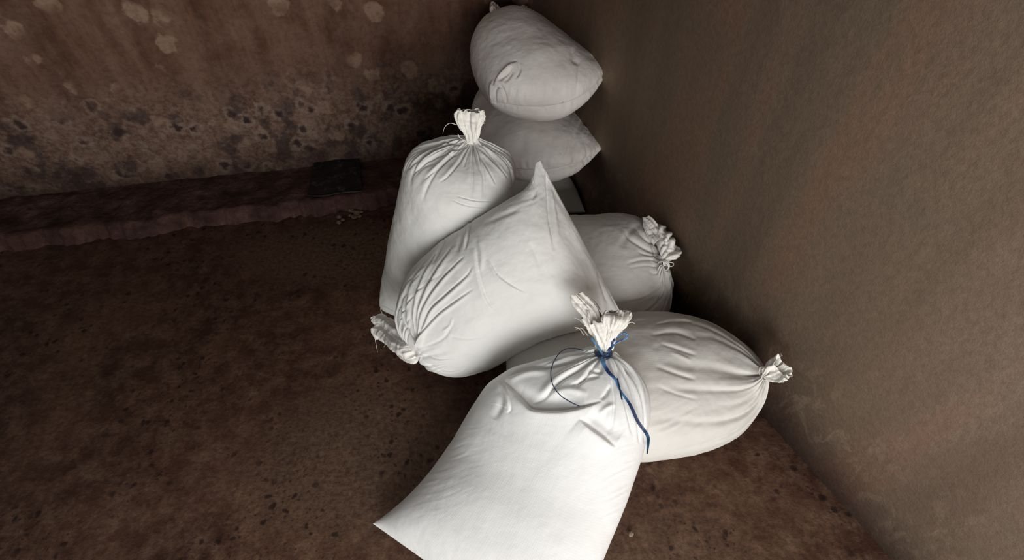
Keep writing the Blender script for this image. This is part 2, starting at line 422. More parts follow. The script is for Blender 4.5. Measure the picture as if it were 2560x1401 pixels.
def radial_folds(U, PH, seed, n=22, amp=.010, reach=.34, spread=1.0):
    """gathers running from the tied neck (u=1) down the cloth"""
    rs = np.random.RandomState(seed); D = np.zeros(U.shape); x = (1-U)
    for k in range(n):
        p0 = rs.rand()*2*np.pi; ln = reach*(.35+.9*rs.rand()); wd = (.07+.16*rs.rand())*spread
        dr = rs.randn()*.25; a = amp*(.35+rs.rand()); curve = rs.randn()*.5
        phc = p0+dr*x+curve*x*x
        d = (PH-phc+np.pi) % (2*np.pi)-np.pi
        ww = wd*(.55+1.1*np.clip(x/ln, 0, 1))
        env = np.clip(1-x/ln, 0, 1)**.8*np.clip(x/.035, 0, 1)**.6
        sgn = 1 if rs.rand() < .5 else -1
        D += a*env*(-np.exp(-(d/(ww*.34))**2)+.42*np.exp(-((d-sgn*ww*.9)/(ww*.8))**2))
    return D

def build_sack(name, label, stations, mat, rest=(), bow=0., belly=0., tip=0., folds=None, creases=(), lumps=.006, loc_h=0., group='woven sacks heaped in the corner',
               NU=300, NV=420, seed=1, boxy=.92, Nfix=None, seam_pucker=.0, fine=.0012, ripples=None):
    P = base_surface(stations, bow=bow, belly=belly, tip=tip, boxy=boxy, Nfix=Nfix)
    P = conform(P, rest)
    nsgn = 1
    ctr = P.mean((0, 1))
    bv = closed_bvh(P)
    test = P[NUc//2, NVc//4]; co, no, fi, d = bv.find_nearest(Vector(test+(test-P[NUc//2].mean(0))*.2))
    if Vector(test-P[NUc//2].mean(0)).dot(no) < 0: nsgn = -1
    BVH[name+str(seed)] = (bv, P.min((0, 1)), P.max((0, 1)), nsgn)
    F = np.stack([interp_mat(NU, NUc, False)@P[..., k]@interp_mat(NV, NVc, True).T for k in range(3)], -1)
    Nn = grid_normals(F)
    if ((F-F.mean((0, 1)))*Nn).sum() < 0: Nn = -Nn
    u = np.linspace(0, 1, NU)[:, None]*np.ones((1, NV)); ph = np.ones((NU, 1))*(np.arange(NV)/NV*2*np.pi)[None]
    D = fbm(F, 5, 2, seed)*lumps*np.clip((u)/.05, 0, 1)*np.clip((1-u)/.06, 0, 1)+fbm(F, 26, 3, seed+3)*fine
    if folds: D += radial_folds(u, ph, seed, **folds)
    if seam_pucker:
        D += seam_pucker*np.exp(-(u/.10))*noise3(np.stack([ph*14/np.pi*2.2, u*3, u*0], -1), 1.6, seed)*np.clip(u/.01, 0, 1)
    px, py = proj(F)
    view = nrm(np.array([0, 0, CAM_H])-F); facing = (view*Nn).sum(-1)
    if ripples:
        for (cx, cy, rx, ry, dx, dy, wl, am) in ripples:
            m = np.exp(-((px-cx)/rx)**2-((py-cy)/ry)**2)*np.clip(facing*3, 0, 1)
            q = (px*dx+py*dy)/wl; q = q+1.1*noise3(np.stack([px/70, py/70, px*0], -1), 1, seed+8)
            r2 = noise3(np.stack([q, (px*dy-py*dx)/(wl*9), px*0], -1), 1, seed+5)
            D += am*m*r2
    D += crease_disp(px, py, facing, creases)
    D = D*np.clip(u/.012, 0, 1)
    F = F+Nn*D[..., None]
    F[..., 2] = np.maximum(F[..., 2], .001)
    c0 = F.mean((0, 1)); root = thing('sack', label, 'sack', (c0[0], c0[1], F[..., 2].min()), group)
    idx = np.arange(NU*NV).reshape(NU, NV)
    Q = np.stack([idx[:-1], np.roll(idx[:-1], -1, 1), np.roll(idx[1:], -1, 1), idx[1:]], -1).reshape(-1, 4)
    # metric uv
    lu = np.concatenate([[0], np.cumsum(np.linalg.norm(np.diff(F.mean(1), axis=0), axis=1))]); lu = np.linspace(0, max(lu[-1], .5), NU)
    vv = np.arange(NV+1)/NV*1.3
    a = np.arange(NU-1)[:, None]*np.ones((1, NV), int); b = np.arange(NV)[None]*np.ones((NU-1, 1), int)
    uv = np.stack([np.stack([vv[b], lu[a]], -1), np.stack([vv[b+1], lu[a]], -1), np.stack([vv[b+1], lu[a+1]], -1), np.stack([vv[b], lu[a+1]], -1)], 2)
    V = list(F.reshape(-1, 3)); 
    # close the two ends: seam end zipped front to back, neck end fan-capped with quads
    cap = []
    for row in (idx[0], idx[-1]):
        for j in range(NV//2-1):
            cap.append((row[j], row[j+1], row[NV-j-2], row[NV-j-1]) if j else (row[0], row[1], row[NV-2], row[NV-1]))
    Qa = np.concatenate([Q, np.array(cap)]); uva = np.concatenate([uv.reshape(-1, 2), np.zeros((len(cap)*4, 2))])
    body = mesh_from('sack_body', np.array(V), Qa, mat, root, uv=uva)
    return root, body, F

def surf_point(F_bvh, p, off=.004, fallback=.3, along=False):
    d = ray(*p); co, no, fi, t = F_bvh.ray_cast(Vector((0, 0, CAM_H)), Vector(d).normalized())
    if co is None: return atz(p, fallback)
    if along: return np.array(co)-nrm(d)*off
    no = np.array(no); no = no if no@d < 0 else -no
    return np.array(co)-nrm(d)*off*.7+no*off*.8
def obj_bvh(o):
    me = o.data; V = np.zeros(len(me.vertices)*3, np.float32); me.vertices.foreach_get('co', V); V = V.reshape(-1, 3)
    V = V+np.array(o.matrix_world.translation if o.parent is None else (0, 0, 0))
    F = [tuple(p.vertices) for p in me.polygons]
    return BVHTree.FromPolygons([tuple(v) for v in V], F)

def tube(name, pts, r, mat, parent=None, n=8, taper=True, steps=8):
    K = np.array(pts, float); m = (len(K)-1)*steps+1
    C = catmull(K, np.linspace(0, len(K)-1, m)); T = nrm(np.gradient(C, axis=0))
    up = np.array([.3, .2, 1.]); A = nrm(np.cross(T, up)); B = np.cross(T, A)
    ph = np.arange(n)/n*2*np.pi; rr = r*np.ones(m)
    if taper: rr = r*np.clip(np.linspace(0, 1, m)*-1.0+1.25, .3, 1)
    P = C[:, None]+(A[:, None]*np.cos(ph)[None, :, None]+B[:, None]*np.sin(ph)[None, :, None])*rr[:, None, None]
    idx = np.arange(m*n).reshape(m, n)
    Q = np.stack([idx[:-1], np.roll(idx[:-1], -1, 1), np.roll(idx[1:], -1, 1), idx[1:]], -1).reshape(-1, 4)
    cap = [(r_[j], r_[j+1], r_[n-j-2], r_[n-j-1]) for r_ in (idx[0], idx[-1]) for j in range(n//2-1)]
    return mesh_from(name, P, np.concatenate([Q, np.array(cap)]), mat, parent)
def ribbon(name, pts, wid, mat, parent, normal=None, thick=.0006, steps=10, curl=0.0, widths=None):
    K = np.array(pts, float); m = (len(K)-1)*steps+1
    C = catmull(K, np.linspace(0, len(K)-1, m)); T = nrm(np.gradient(C, axis=0))
    v = nrm(np.array([0, 0, CAM_H])-C) if normal is None else np.tile(np.array(normal), (m, 1))
    S = nrm(np.cross(T, v)); N = np.cross(S, T)
    wv = wid*np.ones(m) if widths is None else np.interp(np.linspace(0, 1, m), np.linspace(0, 1, len(widths)), widths)
    nn = 7; xs = np.linspace(-1, 1, nn); ring = []
    for sgn in (1, -1):
        for x in (xs if sgn == 1 else xs[::-1]):
            ring.append(C+S*(x*wv/2)[:, None]+N*((-curl*wv*(x*x)+.12*wv*np.sin(x*6))[:, None]+sgn*thick))
    P = np.stack(ring, 1); k = P.shape[1]; idx = np.arange(m*k).reshape(m, k)
    Q = np.stack([idx[:-1], np.roll(idx[:-1], -1, 1), np.roll(idx[1:], -1, 1), idx[1:]], -1).reshape(-1, 4)
    return mesh_from(name, P, Q, mat, parent)

def ruffle(parent, rows, mat, seed, folds=5, amp=.35, jag=.25, crumple=.012, name='gathered_mouth', NU=90, NV=260, twist=0., close=.0):
    """the open mouth of the sack above its tie: a crumpled sleeve with a ragged edge"""
    L = np.array([pt(a[0], a[1]) for a in rows]); R = np.array([pt(a[2], a[3]) for a in rows]); t = np.array([a[4] for a in rows])
    I0 = np.concatenate([L, R, t[:, None]], 1)
    rs = np.random.RandomState(seed)
    ph = np.arange(NV)/NV*2*np.pi
    edge = 0
    for k in (1, 2, 3, 5, 8, 13, 21): edge = edge+rs.randn()*np.sin(k*ph+rs.rand()*6.3)/k**.95
    edge = edge/np.abs(edge).max(); spikes = np.clip(noise3(np.stack([ph*9, ph*0, ph*0], -1), 1, seed), 0, 1)**2
    lim = 1-jag*(.5-.5*edge)-.03*spikes
    s = np.linspace(0, 1, NU)[:, None]*lim[None]
    I = catmull(I0, s.ravel()*(len(rows)-1)).reshape(NU, NV, 7)
    C = (I[..., :3]+I[..., 3:6])/2; W = (I[..., 3:6]-I[..., :3])/2
    Cm = catmull(I0, np.linspace(0, len(rows)-1, 5)); T = nrm(((Cm[-1, :3]+Cm[-1, 3:6])-(Cm[0, :3]+Cm[0, 3:6])))
    N = nrm(np.cross(W, T)); cv = np.array([0, 0, CAM_H])-C
    if (N*cv).sum() < 0: N = -N
    PH = ph[None]+twist*s
    f = 0
    for k in range(3):
        kk = folds+k*3; f = f+np.sin(kk*PH+rs.rand()*6.3+rs.randn()*1.2*s)/(1+k*1.6)
    f = f/1.5; grow = np.clip(s*2.2, 0.15, 1)
    rad = 1-amp*.5+amp*f*grow
    P = C+W*(np.cos(PH)*np.clip(rad, .05, 1.2))[..., None]+N*(I[..., 6]*np.sin(PH)*(1+amp*1.3*f*grow))[..., None]
    # crumple: ridged noise pushes along the sheet normal
    Nn = grid_normals(P)
    pl = np.stack([np.cos(PH)*3.2+s*.6, np.sin(PH)*3.2, s*1.6], -1)
    r = (1-2.4*np.abs(noise3(pl, 1.0, seed+2)))*1.2+.55*(1-2*np.abs(noise3(P, 34, seed+4)))+.25*(1-2*np.abs(noise3(P, 75, seed+5)))
    P = P+Nn*(crumple*r*np.clip(s*4, .1, 1))[..., None]
    idx = np.arange(NU*NV).reshape(NU, NV)
    Q = np.stack([idx[:-1], np.roll(idx[:-1], -1, 1), np.roll(idx[1:], -1, 1), idx[1:]], -1).reshape(-1, 4)
    o = mesh_from(name, P, Q, mat, parent)
    so = o.modifiers.new('thickness', 'SOLIDIFY'); so.thickness = .0012; so.offset = 0
    return o, P
def neck_ring(parent, c, axis, r, mat, name='tie_cord', turns=3, wire=.0022):
    axis = nrm(np.array(axis, float)); a = nrm(np.cross(axis, [0.3, .1, 1])); b = np.cross(axis, a)
    K = []
    for k in range(turns*12+1):
        t = k/12*2*math.pi; K.append(np.array(c)+a*r*math.cos(t)+b*r*math.sin(t)+axis*((k/12-turns/2)*wire*1.7))
    return tube(name, K, wire, mat, parent, taper=False, steps=2)

# ------------------------------------------------------------------ the sacks
# C: bottom sack of the corner stack
stC = [((1200, 520), .05, (1464, 531), .05, .014), ((1190, 497), .08, (1457, 512), .075, .06), ((1182, 465), .11, (1444, 485), .10, .10, .09),
       ((1178, 430), .12, (1420, 440), .12, .12, .11), ((1182, 390), .12, (1404, 400), .12, .12, .11), ((1205, 355), .13, (1372, 362), .13, .10), ((1255, 330), .14, (1320, 330), .14, .03)]
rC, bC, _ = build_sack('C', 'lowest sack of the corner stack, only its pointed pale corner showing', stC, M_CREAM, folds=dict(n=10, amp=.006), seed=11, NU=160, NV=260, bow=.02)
# B: middle sack
stB = [((1219, 408), .40, (1505, 368), .43, .004, .004), ((1214, 406), .40, (1504, 365), .43, .045, .05), ((1209, 400), .40, (1500, 358), .43, .078, .09), ((1203, 390), .405, (1493, 347), .43, .108, .12), ((1196, 370), .405, (1480, 328), .43, .13, .14),
       ((1188, 345), .41, (1464, 306), .43, .143, .15), ((1181, 314), .41, (1444, 285), .43, .15, .15), ((1179, 284), .42, (1415, 262), .43, .15, .15), ((1186, 254), .43, (1378, 240), .43, .13), ((1205, 230), .44, (1340, 220), .44, .08), ((1240, 212), .45, (1285, 210), .45, .02)]
crB = [([(1300, 395), (1306, 350), (1300, 330)], 14, .006, 'g'), ([(1395, 433), (1440, 425), (1475, 408)], 4, .002, 'g'), ([(1490, 330), (1470, 315), (1450, 300)], 5, .003, 'g')]
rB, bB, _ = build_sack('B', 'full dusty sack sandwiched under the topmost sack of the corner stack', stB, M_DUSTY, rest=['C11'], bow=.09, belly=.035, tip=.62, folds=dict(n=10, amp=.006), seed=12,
    creases=crB, seam_pucker=.003, ripples=[(1440, 360, 55, 70, 1, .25, 7, .0035), (1340, 400, 50, 40, 1, 0, 8, .0015)])
# A: top sack
stA = [((1230, 252), .695, (1517, 170), .735, .004, .004), ((1226, 251), .697, (1516, 168), .735, .045, .05), ((1221, 246), .70, (1513, 164), .735, .080, .09), ((1214, 237), .70, (1507, 158), .735, .112, .12), ((1203, 220), .705, (1493, 147), .735, .138, .145),
       ((1188, 192), .712, (1470, 131), .735, .152, .155), ((1176, 160), .72, (1442, 110), .74, .16, .16), ((1177, 130), .73, (1412, 88), .745, .155, .15), ((1187, 100), .745, (1380, 70), .75, .135), ((1200, 74), .76, (1345, 55), .77, .095), ((1216, 52), .79, (1305, 44), .79, .045), ((1232, 44), .81, (1262, 42), .81, .016)]
crA = [([(1232, 215), (1250, 185), (1272, 163), (1292, 152)], 9, .020, 's'), ([(1245, 205), (1268, 188), (1282, 170)], 5, .010, 'g'), ([(1262, 208), (1276, 192), (1284, 178)], 4, .007, 'g'), ([(1290, 200), (1300, 178), (1296, 160)], 4, .006, 'f'),
       ([(1240, 262), (1238, 232), (1245, 215)], 3, .007, 'g'), ([(1266, 262), (1262, 232), (1252, 212)], 3, .007, 'g'), ([(1232, 200), (1228, 225), (1230, 262)], 4, .008, 'r'), ([(1238, 222), (1250, 218), (1262, 222)], 2.5, .004, 'g'),
       ([(1446, 130), (1445, 180), (1440, 240)], 3, .003, 'g'), ([(1430, 120), (1436, 150), (1452, 160)], 7, .006, 'g'),
       ([(1500, 165), (1490, 200), (1478, 225)], 5, .003, 'r')]
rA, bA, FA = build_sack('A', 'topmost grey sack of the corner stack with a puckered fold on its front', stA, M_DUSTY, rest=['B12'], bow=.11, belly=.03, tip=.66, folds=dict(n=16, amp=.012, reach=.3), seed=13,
    creases=crA, seam_pucker=.002, ripples=[(1330, 225, 90, 35, 1, .15, 7, .0018)])
# D: upright sack
Y = lambda v: ('y', v)
yd = 1.42
stD = [((955, 776), Y(yd-.03), (1205, 792), Y(yd-.03), .02), ((948, 752), Y(yd-.02), (1216, 772), Y(yd-.02), .10, .10), ((953, 700), Y(yd+.04), (1232, 715), Y(yd+.04), .15, .15),
       ((967, 625), Y(yd), (1248, 640), Y(yd), .172, .17), ((983, 545), Y(yd), (1264, 562), Y(yd), .182, .18), ((1000, 470), Y(yd), (1281, 490), Y(yd), .186, .18),
       ((1008, 430), Y(yd), (1290, 448), Y(yd), .178, .16), ((1018, 398), Y(yd+.01), (1290, 418), Y(yd+.01), .16, .12), ((1048, 371), Y(yd+.02), (1274, 388), Y(yd+.02), .125, .08), ((1106, 357), Y(yd+.035), (1234, 366), Y(yd+.035), .072, .04),
       ((1156, 352), Y(yd+.045), (1200, 354), Y(yd+.045), .028, .02), ((1166, 346), Y(yd+.05), (1192, 346), Y(yd+.05), .018)]
crD = [([(1172, 362), (1110, 372), (1050, 400), (1022, 425)], 4.90, 0.0096, 'f'), ([(1172, 366), (1120, 385), (1070, 405), (1030, 440)], 4.20, 0.0088, 'f'), ([(1170, 368), (1120, 400), (1085, 430), (1062, 450)], 4.20, 0.0072, 'f'),
       ([(1173, 370), (1150, 405), (1120, 440), (1100, 456)], 4.20, 0.0072, 'f'), ([(1176, 372), (1165, 400), (1160, 418)], 4.20, 0.0048, 'f'), ([(1185, 368), (1205, 400), (1230, 440), (1240, 462)], 3.50, 0.0064, 'f'), ([(1190, 366), (1225, 395), (1255, 425), (1270, 445)], 3.50, 0.0072, 'f'),
       ([(1195, 362), (1235, 378), (1265, 400), (1283, 425)], 3.50, 0.0072, 'f'), ([(1182, 372), (1195, 410), (1210, 450)], 2.80, 0.0040, 'f'), ([(1040, 440), (1060, 418), (1100, 402)], 4.20, 0.0040, 'g'), ([(1130, 500), (1170, 515), (1230, 520)], 2.80, 0.0024, 'f'), ([(1140, 490), (1190, 502), (1240, 503)], 2.80, 0.0024, 'f'),
       ([(1160, 375), (1145, 388), (1120, 392)], 2.80, 0.0048, 'f'), ([(1100, 360), (1130, 365), (1160, 362)], 2.80, 0.0040, 'f'), ([(955, 762), (970, 770), (992, 783)], 2.10, 0.0032, 'f')]
rD, bD, FD = build_sack('D', 'tall white sack standing upright on the left, tied at its top with white cord', stD, M_WHITE, rest=['B12', 'C11'], folds=dict(n=56, amp=.014, reach=.36, spread=.5), seed=14, creases=crD, NU=380, NV=520, Nfix=(0, -1, .0), lumps=.004)
# F: sack lying against the right wall
stF = [((1330, 600), .22, (1330, 760), .12, .02), ((1360, 566), .24, (1370, 800), .12, .10), ((1430, 549), .25, (1440, 825), .12, .15, .15), ((1500, 549), .26, (1510, 838), .12, .165, .16),
       ((1560, 546), .27, (1580, 838), .12, .17, .15), ((1602, 553), .28, (1632, 825), .12, .155, .13), ((1632, 573), .29, (1660, 795), .15, .125, .11), ((1646, 600), .31, (1672, 750), .20, .09, .08), ((1652, 630), .32, (1668, 705), .27, .05, .05), ((1654, 652), .33, (1664, 678), .32, .02)]
crF = [([(1655, 640), (1615, 625), (1575, 600), (1560, 575)], 7.65, 0.0080, 'f'), ([(1650, 620), (1610, 600), (1590, 570)], 5.95, 0.0080, 'f'), ([(1655, 655), (1610, 650), (1565, 660)], 4.25, 0.0048, 'f'), ([(1655, 670), (1610, 665), (1570, 672)], 3.40, 0.0032, 'f'),
       ([(1662, 685), (1650, 720), (1615, 745), (1575, 755)], 5.10, 0.0072, 'f'), ([(1665, 690), (1660, 735), (1635, 770), (1600, 790)], 4.25, 0.0072, 'f'), ([(1667, 695), (1668, 745), (1655, 785)], 3.40, 0.0064, 'f'), ([(1650, 640), (1620, 640), (1590, 630)], 4.25, 0.0040, 'f'), ([(1600, 560), (1575, 580), (1550, 620)], 8.50, 0.0048, 'g')]
rF, bF, FF = build_sack('F', 'sack lying behind the big tilted sack, its knotted mouth against the right wall', stF, M_CREAM, rest=['C11', 'B12', 'D14'], folds=dict(n=56, amp=.013, reach=.36, spread=.5), seed=15, creases=crF)
# G: sack on the floor at the right
stG = [((1283, 862), .20, (1300, 1000), .06, .015), ((1292, 848), .22, (1330, 1050), .08, .085), ((1350, 826), .23, (1400, 1105), .10, .135, .12), ((1440, 808), .23, (1490, 1140), .11, .165, .15), ((1540, 795), .23, (1590, 1152), .11, .18, .16),
       ((1640, 788), .23, (1690, 1146), .11, .18, .16), ((1725, 797), .24, (1780, 1125), .12, .165, .14), ((1800, 822), .25, (1850, 1085), .14, .13, .12), ((1860, 858), .28, (1895, 1025), .19, .085, .08), ((1895, 900), .31, (1915, 970), .27, .045), ((1908, 925), .33, (1916, 942), .33, .018)]
crG = [([(1730, 805), (1690, 803), (1640, 808)], 4.50, 0.0050, 'f'), ([(1740, 850), (1690, 830), (1630, 835)], 7.50, 0.0050, 'f'), ([(1740, 890), (1690, 872), (1650, 858)], 5.25, 0.0045, 'f'), ([(1740, 950), (1690, 935), (1640, 915)], 7.50, 0.0055, 'f'), ([(1730, 905), (1700, 890), (1675, 880)], 3.75, 0.0035, 'r'), ([(1745, 1000), (1690, 985), (1640, 965)], 6.00, 0.0030, 'f'),
       ([(1340, 845), (1365, 838), (1385, 842)], 2.25, 0.0015, 'r')]
rG, bG, FG = build_sack('G', 'white sack lying flat on the floor at the right, under the blue-tied sack', stG, M_CREAM, rest=['F15'], folds=dict(n=44, amp=.010, reach=.55, spread=.8), seed=16, creases=crG, ripples=[(1690, 1060, 70, 45, .5, 1, 9, .002)], bow=.02)
# E: the big tilted sack
stE = [((1351, 402), .775, (1561, 798), .36, .008), ((1338, 408), .77, (1557, 801), .355, .028, .028), ((1331, 436), .75, (1549, 804), .35, .045, .04), ((1312, 468), .72, (1512, 812), .33, .095, .08), ((1262, 502), .685, (1450, 820), .29, .135, .11), ((1200, 540), .63, (1370, 842), .25, .155, .13),
       ((1132, 578), .56, (1298, 876), .21, .165, .14), ((1078, 622), .49, (1238, 912), .18, .165, .14), ((1032, 675), .42, (1182, 935), .16, .155, .13), ((1002, 730), .37, (1132, 938), .16, .135, .12),
       ((988, 783), .33, (1088, 920), .17, .105, .09), ((996, 825), .30, (1062, 903), .21, .065, .05), ((1022, 852), .29, (1050, 888), .26, .028, .02)]
crE = [([(1038, 858), (1012, 800), (1020, 720), (1060, 650)], 5.04, 0.0119, 'f', 1), ([(1040, 855), (1028, 790), (1045, 710), (1085, 630)], 4.32, 0.0119, 'f', 1), ([(1041, 852), (1040, 780), (1072, 700), (1130, 610)], 5.04, 0.0119, 'f', 1), ([(1042, 850), (1052, 775), (1100, 700), (1160, 640)], 4.32, 0.0102, 'f', 1),
       ([(1044, 848), (1070, 780), (1110, 740), (1165, 690), (1180, 665)], 4.32, 0.0093, 'f', 1), ([(1046, 840), (1090, 790), (1140, 752), (1182, 722)], 3.60, 0.0085, 'f', 1), ([(1045, 862), (1020, 830), (1000, 790), (1003, 740)], 3.60, 0.0085, 'f', 1),
       ([(1050, 885), (1095, 898), (1150, 895)], 3.60, 0.0043, 'f', 1), ([(1052, 900), (1090, 922), (1130, 928), (1170, 918)], 4.32, 0.0085, 's', 1), ([(1058, 870), (1110, 845), (1135, 800)], 3.60, 0.0034, 'g'), ([(1105, 830), (1125, 815), (1130, 795)], 2.88, 0.0043, 'r'),
       ([(1366, 420), (1372, 470), (1376, 540), (1386, 625)], 4.32, 0.0102, 'g'), ([(1372, 440), (1384, 520), (1396, 600)], 5.04, 0.0043, 'r'), ([(1222, 648), (1245, 688), (1285, 718), (1320, 735)], 4.32, 0.0085, 's'), ([(1188, 620), (1198, 690), (1215, 745), (1238, 780)], 7.20, 0.0076, 's'),
       ([(1178, 545), (1170, 580), (1162, 625)], 3.60, 0.0085, 'f'), ([(1165, 560), (1150, 590), (1142, 630)], 4.32, 0.0076, 'g'), ([(1195, 590), (1205, 640), (1200, 680)], 6.48, 0.0043, 'r'), ([(1325, 605), (1345, 650), (1355, 690)], 7.20, 0.0034, 'g'), ([(1300, 520), (1250, 540), (1200, 560)], 6.48, 0.0034, 'g'),
       ([(1325, 440), (1340, 475), (1330, 500)], 5.04, 0.0051, 'g'), ([(1110, 596), (1095, 625), (1080, 660)], 3.60, 0.0068, 'g'), ([(1490, 660), (1500, 710), (1520, 760)], 6.48, 0.0034, 'f'), ([(1125, 842), (1170, 848), (1220, 840)], 3.60, 0.0026, 'g')]
rE, bE, FE = build_sack('E', 'big tilted sack in the middle with one pointed corner up, mouth tied at lower left', stE, M_WHITE, rest=['D14', 'F15', 'G16', 'B12', 'C11'], folds=dict(n=44, amp=.012, reach=.38, spread=.5), seed=17, creases=crE, NU=420, NV=560, lumps=.005, ripples=[(1505, 700, 45, 90, 1, -.25, 9, .0022), (1300, 480, 60, 40, .4, 1, 8, .0015)])
# H: the front sack
stH = [((932, 1310), .04, (1395, 1640), .05, .008), ((962, 1288), .05, (1430, 1580), .07, .055, .04), ((1018, 1242), .08, (1468, 1500), .10, .10, .09), ((1082, 1175), .11, (1508, 1405), .13, .13, .12), ((1133, 1108), .14, (1555, 1290), .17, .145, .14),
       ((1167, 1048), .19, (1598, 1170), .24, .15, .14), ((1195, 1000), .24, (1618, 1095), .30, .145, .12), ((1226, 955), .29, (1626, 1030), .35, .13, .11), ((1285, 918), .35, (1614, 970), .39, .10, .08), ((1375, 897), .40, (1584, 925), .42, .065, .05), ((1450, 886), .43, (1545, 896), .44, .034, .03), ((1492, 880), .45, (1524, 882), .45, .018)]
crH = [([(1250, 945), (1282, 975), (1312, 1008), (1335, 1024), (1395, 1027), (1450, 1019), (1503, 1003)], 10.80, 0.0160, 's'), ([(1262, 950), (1300, 985), (1340, 1002), (1400, 1008), (1460, 1000)], 18.00, 0.0120, 'g'), ([(1470, 1035), (1510, 1065), (1550, 1095)], 18.00, 0.0120, 'g'), ([(1450, 1046), (1482, 1072), (1510, 1092), (1540, 1118)], 15, 0.013, 's'),
       ([(1505, 888), (1450, 925), (1400, 955), (1360, 995), (1328, 1010)], 8.10, 0.0130, 'f', 1), ([(1500, 886), (1440, 905), (1370, 918), (1310, 925), (1262, 942)], 7.20, 0.0140, 'f', 1), ([(1500, 884), (1420, 896), (1330, 905), (1280, 922)], 5.40, 0.0090, 'f', 1),
       ([(1508, 890), (1475, 930), (1455, 955), (1425, 965)], 6.30, 0.0080, 'f', 1), ([(1512, 892), (1505, 915), (1500, 932), (1470, 925)], 4.50, 0.0070, 'g', 1), ([(1520, 890), (1550, 925), (1578, 985), (1595, 1060), (1600, 1110)], 5.40, 0.0120, 'f', 1), ([(1524, 888), (1565, 925), (1598, 985), (1612, 1050), (1612, 1110)], 5.40, 0.0120, 'f', 1),
       ([(1518, 892), (1540, 940), (1562, 1010), (1582, 1090)], 5.40, 0.0090, 'f', 1), ([(1514, 895), (1528, 950), (1535, 1010), (1530, 1080)], 6.30, 0.0070, 'f', 1), ([(1502, 1000), (1515, 985), (1525, 965)], 4.50, 0.0060, 'g'), ([(1248, 945), (1270, 985), (1277, 1020), (1268, 1035)], 7.20, 0.0090, 's'), ([(1500, 940), (1460, 950), (1440, 970)], 4.50, 0.0060, 'g'),
       ([(1495, 1040), (1515, 1020), (1540, 1010)], 6.30, 0.0050, 'r'), ([(1270, 950), (1320, 932), (1370, 930)], 7.20, 0.0060, 'r'), ([(1380, 985), (1420, 975), (1470, 985)], 8.10, 0.0050, 'r'), ([(1240, 960), (1255, 1000), (1235, 1050)], 9.00, 0.0060, 'g')]
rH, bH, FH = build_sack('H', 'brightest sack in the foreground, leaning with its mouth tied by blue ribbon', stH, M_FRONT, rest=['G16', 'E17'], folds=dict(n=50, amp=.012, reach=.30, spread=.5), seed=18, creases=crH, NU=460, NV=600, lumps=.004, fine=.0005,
    ripples=[(1080, 1210, 90, 70, .35, 1, 6, .0005), (1150, 1120, 50, 60, .2, 1, 6, .0005), (1545, 1200, 40, 120, .5, 1, 7, .0010)])

# ------------------------------------------------------------------ tied mouths, cords, loose strands
# D
ruffle(rD, [((1166, 353), Y(yd+.04), (1192, 353), Y(yd+.04), .018), ((1156, 334), Y(yd+.04), (1202, 334), Y(yd+.04), .026), ((1141, 308), Y(yd+.04), (1210, 308), Y(yd+.04), .026), ((1132, 286), Y(yd+.04), (1218, 290), Y(yd+.04), .016), ((1142, 266), Y(yd+.04), (1216, 272), Y(yd+.04), .003)], M_TUFT, 31, folds=2, amp=.16, jag=.14, crumple=.006)
neck_ring(rD, aty((1179, 350), yd+.045), (0, 0, 1), .022, M_THREAD, turns=3)
for k, P4 in enumerate([[(1140, 312), (1125, 308), (1112, 318), (1107, 335)], [(1108, 324), (1112, 335), (1111, 343)], [(1145, 335), (1150, 345), (1165, 352)], [(1205, 300), (1212, 303), (1213, 297)], [(1203, 305), (1210, 309), (1208, 301)], [(1140, 280), (1146, 276), (1148, 284)], [(1165, 352), (1160, 358), (1145, 362)]]):
    if k == 1: continue
    tube('loose_thread', [aty(p, yd-.03) for p in P4], .0011, M_THREAD, rD)
# E
tE = .30
ruffle(rE, [((1036, 840), .30, (1050, 892), .29, .022), ((1018, 826), .30, (1034, 905), .28, .032), ((985, 806), .28, (1006, 894), .25, .032), ((955, 789), .25, (970, 860), .22, .020), ((926, 800), .23, (936, 838), .20, .004)], M_TUFT, 36, folds=2, amp=.16, jag=.12, crumple=.006)
neck_ring(rE, atz((1044, 868), .30), atz((1010, 858), .30)-atz((1044, 868), .30), .026, M_THREAD, turns=3)
for P4 in [[(934, 826), (938, 850), (944, 882)], [(950, 848), (965, 858), (985, 870)], [(960, 868), (965, 860), (975, 856)], [(983, 812), (988, 806), (984, 800)]]:
    tube('loose_thread', [atz(p, .20-.04*i) for i, p in enumerate(P4)], .0014, M_THREAD, rE)
tube('loose_thread', [aty(p, 1.30) for p in [(953, 766), (952, 776), (958, 788)]], .0014, M_THREAD, rD)
# F
ruffle(rF, [((1632, 596), .34, (1660, 670), .33, .022), ((1634, 576), .36, (1674, 658), .33, .034), ((1640, 562), .37, (1694, 652), .33, .036), ((1652, 558), .37, (1700, 640), .33, .018), ((1664, 560), .37, (1686, 618), .34, .004)], M_TUFT, 33, folds=2, amp=.14, jag=.10, crumple=.007)
ruffle(rF, [((1634, 612), .36, (1654, 596), .36, .018), ((1620, 590), .37, (1652, 574), .36, .020), ((1608, 562), .38, (1640, 558), .37, .014), ((1604, 540), .39, (1622, 542), .38, .004)], M_TUFT, 34, folds=2, amp=.15, jag=.12, crumple=.005)
neck_ring(rF, atz((1659, 664), .33), atz((1670, 650), .33)-atz((1654, 672), .33), .020, M_THREAD, turns=3)
tube('loose_thread', [atz(p, .33) for p in [(1660, 664), (1672, 657), (1684, 659), (1681, 666), (1670, 666), (1660, 662)]], .0013, M_THREAD, rF, taper=False)
for P4 in [[(1664, 672), (1672, 700), (1668, 740), (1662, 780)], [(1663, 672), (1675, 710), (1671, 750), (1675, 765)]]:
    tube('loose_thread', [atz(p, .30-.05*i) for i, p in enumerate(P4)], .0014, M_THREAD, rF)
